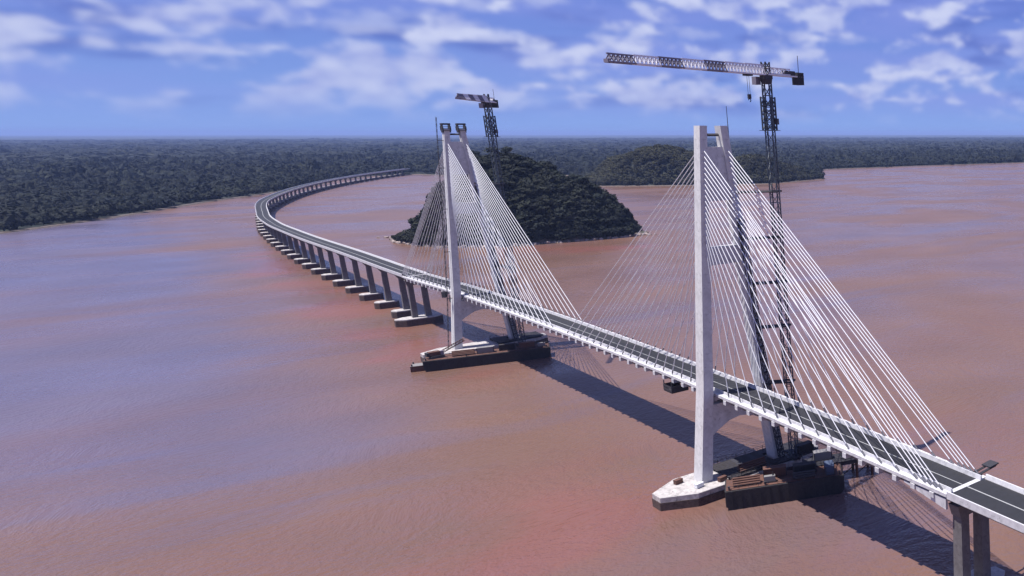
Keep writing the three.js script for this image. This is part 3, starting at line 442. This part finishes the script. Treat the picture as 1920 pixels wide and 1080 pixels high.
// ---------------------------------------------------------------- barges and what stands on them
function barge(label, p, dir, L, W, H) { // p: near left corner at the water, dir: along its length, body lies beyond it
  const turn = Math.atan2(-dir[1], dir[0]), o = thing('work_barge', label, 'barge', [p[0], 0, p[1]], turn); // local x along, local -z away from the camera
  const sh = new THREE.Shape(); sh.moveTo(2.2, -1); sh.lineTo(L - 2.2, -1); sh.lineTo(L, 1.2); sh.lineTo(L, H); sh.lineTo(0, H); sh.lineTo(0, 1.2); sh.closePath();
  const g = new THREE.ExtrudeGeometry(sh, { depth: W, bevelEnabled: true, bevelSize: 0.12, bevelThickness: 0.12, bevelSegments: 1 }); g.translate(0, 0, -W); mk('hull', g, M.hull, o);
  mk('deck_plate', bx(L - 0.5, 0.1, W - 0.5, L / 2, H + 0.18, -W / 2), M.rust, o);
  for (let i = 0; i < Math.floor(L / 2.4); i++) mk('rubbing_strake', bx(0.22, H - 0.5, 0.16, 1.6 + i * 2.4, H / 2 + 0.2, 0.19), M.hull, o);
  for (const z of [-0.25, -W + 0.25]) mk('guard_rail', merge([bx(L - 1, 0.07, 0.07, L / 2, H + 1.25, z), bx(L - 1, 0.07, 0.07, L / 2, H + 0.75, z), ...Array.from({ length: Math.floor(L / 2.5) }, (_, i) => bx(0.08, 1.1, 0.08, 1 + i * 2.5, H + 0.72, z))]), M.steel, o);
  for (const x of [1, L * 0.33, L * 0.66, L - 1]) for (const z of [-0.7, -W + 0.7]) mk('bollard', merge([new THREE.CylinderGeometry(0.22, 0.26, 0.8, 10).translate(x, H + 0.62, z), new THREE.CylinderGeometry(0.36, 0.36, 0.18, 10).translate(x, H + 1.1, z)]), M.steel, o);
  const place = (x, z) => { const c = Math.cos(turn), s = Math.sin(turn); return [p[0] + x * c + z * s, H + 0.23, p[1] - x * s + z * c]; };
  return { o, turn, place };
}
const contM = [M.rust, M.hull, M.tarp, M.white];
function container(label, pos, turn, L, m) {
  const o = thing('site_container', label, 'container', pos, turn, 'containers on the barges'); const body = [bx(L, 2.4, 2.3, 0, 1.3, 0)]; for (let x = -L / 2 + 0.3; x < L / 2; x += 0.6) body.push(bx(0.28, 2.1, 0.1, x, 1.3, 1.17), bx(0.28, 2.1, 0.1, x, 1.3, -1.17));
  mk('body', merge(body), m, o); mk('roof', bx(L + 0.12, 0.14, 2.5, 0, 2.57, 0), m, o); for (const x of [-L / 2, L / 2]) for (const z of [-1.15, 1.15]) mk('corner_post', bx(0.2, 2.5, 0.2, x, 1.25, z), M.steel, o);
  mk('door', bx(0.1, 2.1, 2.0, L / 2 + 0.03, 1.3, 0), m, o);
}
function pipeStack(label, pos, turn, L, n, m) { const o = thing('pipe_stack', label, 'pipes', pos, turn, 'steel pipes stacked on the barges'); const g = new THREE.CylinderGeometry(0.3, 0.3, L, 12).rotateZ(Math.PI / 2); for (let r = 0, k = n; k > 0; r++, k--) for (let i = 0; i < k; i++) { const q = mk('pipe', g, m, o); q.position.set(0, 0.5 + r * 0.53, (i - (k - 1) / 2) * 0.62); } for (const x of [-L / 3, L / 3]) mk('bearer', bx(0.25, 0.2, n * 0.7, x, 0.1, 0), M.rust, o); }
function generator(label, pos, turn, m) { const o = thing('generator_set', label, 'generator', pos, turn, 'machines on the barges'); mk('skid', bx(3.2, 0.3, 1.5, 0, 0.15, 0), M.steel, o); mk('housing', bx(2.9, 1.5, 1.3, 0, 1.05, 0), m, o); mk('exhaust', merge([new THREE.CylinderGeometry(0.1, 0.1, 1, 8).translate(0.9, 2.3, 0), bx(0.5, 0.25, 0.5, 0.9, 1.9, 0)]), M.steel, o); for (let i = 0; i < 4; i++) mk('louvre', bx(0.08, 0.14, 1.0, -1.48, 0.7 + i * 0.25, 0), M.form, o); }
function crawlerCrane(label, pos, turn, boomL, boomA) {
  const o = thing('crawler_crane', label, 'crane', pos, turn);
  for (const z of [-1.6, 1.6]) { const sh = new THREE.Shape(); sh.absarc(-2, 0.55, 0.55, Math.PI / 2, Math.PI * 1.5); sh.absarc(2, 0.55, 0.55, -Math.PI / 2, Math.PI / 2); sh.closePath(); const g = new THREE.ExtrudeGeometry(sh, { depth: 0.8, bevelEnabled: false }); g.translate(0, 0, z - 0.4); mk('track', g, M.form, o); }
  mk('carbody', bx(2.4, 0.6, 2.6, 0, 0.95, 0), M.steel, o); mk('machine_house', bx(4.2, 1.6, 2.7, -0.8, 2.1, 0), M.rust, o); mk('cab', bx(1.2, 1.7, 1.1, 1.8, 2.1, 0.9), M.craneDark, o); mk('counterweight', bx(1.0, 1.5, 2.9, -3.3, 1.95, 0), M.weight, o);
  const b = mk('boom', latticeGeo(boomL, 1.0, 1.0, Math.round(boomL / 1.6), 0.16, 0.09), M.rust, o); b.position.set(1.5, 1.9, 0); b.rotation.z = -boomA; mk('boom_rope', barGeo(V(-2, 3, 0), V(1.5 + Math.sin(boomA) * boomL, 1.9 + Math.cos(boomA) * boomL, 0), 0.08), M.steel, o);
}
{
  const a = barge('black work barge moored in front of the near pylon', [-92.0, -204.9], [0.93, -0.37], 31, 8.6, 5.4);
  pipeStack('rusty steel pipes stacked at the left end of near barge', a.place(5.5, -3), a.turn, 7, 4, M.rust);
  generator('grey generator near the middle of the near barge', a.place(11.5, -2.4), a.turn, M.dull);
  container('rust red container on the near barge beside the pylon leg', a.place(13, -6.3), a.turn, 6, M.rust);
  container('dark container toward the right end of the near barge', a.place(21, -5.6), a.turn, 6, M.hull);
  container('dull blue container at the right end of the near barge', a.place(27.5, -3), a.turn + 1.57, 4.6, M.tarp);
  pipeStack('dark steel pipes stacked along the front of near barge', a.place(20.5, -2), a.turn, 6, 3, M.steel);
  const b = barge('long black work barge moored in front of the far pylon', [-274.8, -336.2], [0.85, -0.527], 46, 9, 4.6);
  crawlerCrane('rusty crawler crane with lowered boom on the left end of far barge', b.place(4.5, -4.5), b.turn + 0.35, 10, 1.15);
  pipeStack('rusty steel pipes stacked on the far barge beside the left leg', b.place(14, -3.2), b.turn, 8, 4, M.rust);
  container('grey container on the far barge between the pylon legs', b.place(22, -3.2), b.turn, 6, M.dull);
  container('dark container on the far barge below the deck', b.place(30, -4.5), b.turn, 6, M.hull);
  container('dark red container on the right half of far barge', b.place(37.5, -4), b.turn, 6, M.rust);
  generator('grey generator at the right end of the far barge', b.place(43, -3), b.turn, M.dull);
}
{ // small pontoon off the left end of the far barge
  const o = thing('mooring_pontoon', 'small dark pontoon moored at the left end of the far barge', 'pontoon', [-279.6, 0, -339.6], Math.atan2(0.527, 0.85));
  mk('hull', bx(5.2, 3.2, 5.5, 0, 0.8, 0), M.rust, o); mk('deck_plate', bx(5.0, 0.1, 5.3, 0, 2.45, 0), M.dull, o); for (const z of [-2.2, 2.2]) mk('bollard', new THREE.CylinderGeometry(0.25, 0.3, 0.8, 10).translate(-2, 2.9, z), M.steel, o);
}
{ // platform on piles at the right of the near barge
  const c = at(-20, 20, 0), o = thing('piled_platform', 'dark steel platform on piles to the right of near barge', 'platform', [c.x, 0, c.z], Math.atan2(0.45, 0.9));
  mk('deck_plate', bx(20, 0.5, 7, 0, 5.6, 0), M.form, o); for (const z of [-3, 3]) mk('girder', bx(20, 0.8, 0.5, 0, 4.93, z), M.steel, o);
  for (let i = 0; i < 5; i++) for (const z of [-2.9, 2.9]) mk('pile', new THREE.CylinderGeometry(0.42, 0.42, 7.5, 12).translate(-9 + i * 4.5, 0.8, z), M.rust, o);
  for (let i = 0; i < 4; i++) mk('brace', barGeo(V(-9 + i * 4.5, 1.2, 2.9), V(-4.5 + i * 4.5, 4.4, 2.9), 0.25), M.steel, o);
  for (const z of [-3.4, 3.4]) mk('guard_rail', merge([bx(20, 0.1, 0.1, 0, 6.9, z), bx(20, 0.1, 0.1, 0, 6.4, z), ...[-9.9, -5, 0, 5, 9.9].map(x => bx(0.1, 1.1, 0.1, x, 6.4, z))]), M.steel, o);
  const turn = o.rotation.y, pl = (x, z) => [c.x + x * Math.cos(turn) + z * Math.sin(turn), 5.86, c.z - x * Math.sin(turn) + z * Math.cos(turn)];
  generator('grey generator on the piled platform', pl(2, 0.5), turn, M.dull); container('grey container on the piled platform beside the barge', pl(-4.5, -1), turn, 5, M.dull); pipeStack('grey pipes stacked at the right end of the piled platform', pl(7, 0.5), turn, 4.5, 3, M.dull);
}
// dark steel staging laid on the pile caps round the right-hand legs
for (const [s0, t0, label] of [[0, -6.5, 'dark steel staging on the near pile cap under the deck'], [SPAN, 3.2, 'dark steel staging on the far pile cap round the right leg']]) {
  const o = thing('steel_staging', label, 'staging'), slab = (ta, tb, sa, sb, ha, hb, n, m) => mk(n, hexa([at(s0 + sa, ta, ha), at(s0 + sb, ta, ha), at(s0 + sb, tb, ha), at(s0 + sa, tb, ha), at(s0 + sa, ta, hb), at(s0 + sb, ta, hb), at(s0 + sb, tb, hb), at(s0 + sa, tb, hb)]), m, o), h = CAPH + 0.02;
  for (let t = t0; t < 8.2; t += 1.6) slab(t, Math.min(t + 1.54, 8.6), -6.9, 6.9, h + 0.5, h + 0.75, 'plank', rnd() < 0.5 ? M.form : M.hull);
  for (let t = 14.4; t < 22; t += 1.6) slab(t, t + 1.54, -5.8, 5.8, h + 0.5, h + 0.75, 'plank', rnd() < 0.5 ? M.form : M.hull);
  for (const [a, b] of [[-6.9, -3.3], [3.3, 6.9]]) slab(8.64, 14.36, a, b, h + 0.5, h + 0.75, 'plank', M.form);
  for (const q of [-6.2, -3.6, 3.5, 5.9]) slab(t0, 21, q, q + 0.3, h, h + 0.5, 'joist', M.steel);
  for (const q of [-6.85, 6.75]) { for (let t = t0; t < 17; t += 2.9) slab(t, t + 0.12, q, q + 0.12, h + 0.75, h + 1.9, 'rail_post', M.steel); for (const y of [1.3, 1.85]) slab(t0, 17, q, q + 0.1, h + y, h + y + 0.08, 'guard_rail', M.steel); }
}
pipeStack('rebar bundles on the dark staging under the near deck', [at(-4.5, 1, 0).x, CAPH + 0.8, at(-4.5, 1, 0).z], Math.atan2(-TR[1], TR[0]), 8, 4, M.rust);
container('dark container on the staging beside the near right leg', [at(-5, 18, 0).x, CAPH + 0.8, at(-5, 18, 0).z], Math.atan2(-TR[1], TR[0]), 5, M.hull);
// site boxes on the pile caps
[[3.2, -17, 'dark steel site box on the near pile cap left of the leg', 0, M.rust], [-4.6, -8.2, 'rusty steel site box on the near pile cap right of the leg', 0, M.rust], [-3.8, -14.5, 'small pale site box at the foot of the near left leg', 0, M.white]].forEach(([s, t, l, s0, m]) => {
  const p = at(s0 + s, t, CAPH + 0.01), o = thing('site_box', l, 'box', [p.x, p.y, p.z], Math.atan2(-TR[1], TR[0]) + 0.2); mk('body', bx(2.2, 1.1, 1.2, 0, 0.62, 0), m, o); mk('lid', bx(2.3, 0.12, 1.3, 0, 1.23, 0), m, o); for (const x of [-0.8, 0.8]) mk('foot', bx(0.2, 0.08, 1.1, x, 0.04, 0), M.steel, o);
});

// ---------------------------------------------------------------- single trees and rocks that can be told apart on the island
function tree(label, pos, H, R, k, group) {
  const o = thing('jungle_tree', label, 'tree', pos, rnd() * 6.28, group), th = H * 0.62;
  const lean = rr(-0.06, 0.06) * H, tg = [barLimb(V(0, -1.5, 0), V(lean, th, 0), R * 0.10, R * 0.05)]; for (let i = 0; i < 4; i++) { const a = i * 1.7 + rnd(), y = th * rr(0.7, 0.98); tg.push(barLimb(V(lean * y / th, y, 0), V(lean + Math.cos(a) * R * 0.55, H * rr(0.7, 0.88), Math.sin(a) * R * 0.55), R * 0.045, R * 0.015)); }
  mk('trunk', merge(tg), barkM, o); const c = mk('crown', clumps[k % 3], leafM[k % 3], o); c.position.set(lean, H * 0.74, 0); c.scale.set(R, H * 0.34, R);
}
function barLimb(a, b, r0, r1) { const L = a.distanceTo(b), g = new THREE.CylinderGeometry(r1, r0, L, 6, 1).translate(0, L / 2, 0); g.applyQuaternion(new THREE.Quaternion().setFromUnitVectors(V(0, 1, 0), b.clone().sub(a).normalize())); g.translate(a.x, a.y, a.z); return g; }
{
  const G = 'trees along the island skyline';
  const spots = [[0.075, -0.1, 9, 3.2], [0.10, -0.3, 12, 3.6], [0.125, 0.1, 14, 4], [0.15, -0.3, 15, 4.2], [0.175, 0, 15, 4.4], [0.2, -0.35, 14, 4.6], [0.225, 0.1, 15, 4.8], [0.33, 0, 13, 6], [0.37, -0.1, 13, 6.5], [0.41, 0, 14, 7], [0.46, -0.1, 15, 7], [0.5, 0, 15, 7.5], [0.54, -0.05, 14, 7], [0.58, 0, 14, 6.5], [0.62, -0.1, 13, 6.5], [0.665, 0, 14, 6.5], [0.71, -0.1, 14, 6], [0.75, 0, 14, 6.5], [0.79, -0.1, 14, 6], [0.825, 0, 13, 5.5], [0.855, -0.2, 13, 5], [0.885, 0, 12, 4.6], [0.91, -0.2, 11, 4.2], [0.935, 0, 10, 3.8], [0.958, -0.1, 8, 3.2]];
  const ord = ['leftmost', 'second', 'third', 'fourth', 'fifth', 'sixth', 'seventh'];
  const total = spots.length; spots.forEach(([u, v, H, R], i) => { const p = islPoint(u, v); const l = i < 7 ? `${i ? ord[i] + ' tree from the left' : 'leftmost small tree'} on the island's sloping left point` : i >= total - 7 ? `${i === total - 1 ? 'rightmost small tree' : ord[total - 1 - i] + ' tree from the right'} on the island's right slope` : i === 11 ? 'highest tree, at the very top of the island skyline' : i < 11 ? `${['nearest', 'second', 'third', 'fourth'][10 - i]} broad tree left of the highest tree on the island skyline` : `${['nearest', 'second', 'third', 'fourth', 'fifth', 'sixth', 'seventh'][i - 12]} broad tree right of the highest tree on the island skyline`; tree(l, [p.x, p.y + 0.6, p.z], i >= 7 && i < total - 7 ? H * 0.78 : H * 0.9, R, i, i >= 7 && i < total - 7 && i !== 11 ? 'broad trees on the island top' : G); });
  const pr = [[-545, -1858, 'rightmost'], [-556, -1846, 'second'], [-568, -1834, 'third'], [-582, -1822, 'fourth'], [-597, -1810, 'fifth']];
  pr.forEach(([x, z, w], i) => { tree(i ? `${w} tree from the right end of the promontory` : 'rightmost tree at the tip of the promontory', [x - 8, 1 + i * 1.5, z + 2], 15 + i, 8, i, 'trees at the promontory tip'); });
  // rocks off the points
  const rk = [[0.0, -6, -2, 2.4], [0.0, -12, 1, 1.7], [0.0, -3, 5, 2.2], [0.0, 3, 8, 2.6], [0.0, -19, 2, 1.2], [1, 4, 2, 2.4], [1, 9, 4, 1.8], [1, 13, 1, 1.2], [1, -2, 8, 2.2]];
  const nm = ['large boulder at the left point of the island', 'low rock beyond the boulder at the island left point', 'rock in front of the island left point', 'large rock right of the island left point', 'outermost small rock off the island left point', 'large boulder at the right point of the island', 'rock beyond the boulder at the island right point', 'outermost small rock off the island right point', 'rock in front of the island right point'];
  rk.forEach(([e, dx, dz, r], i) => { const b = e ? ISL.R : ISL.L, o = mk('shore_boulder', rockGeo[i % 3], rockM); o.position.set(b[0] + dx, 0.35, b[1] + dz + 4); o.scale.set(r * 1.3, r, r); o.rotation.y = i * 1.3; tag(o, nm[i], 'rock', 'rocks off the island points'); });
}
renderer.render(scene, camera);
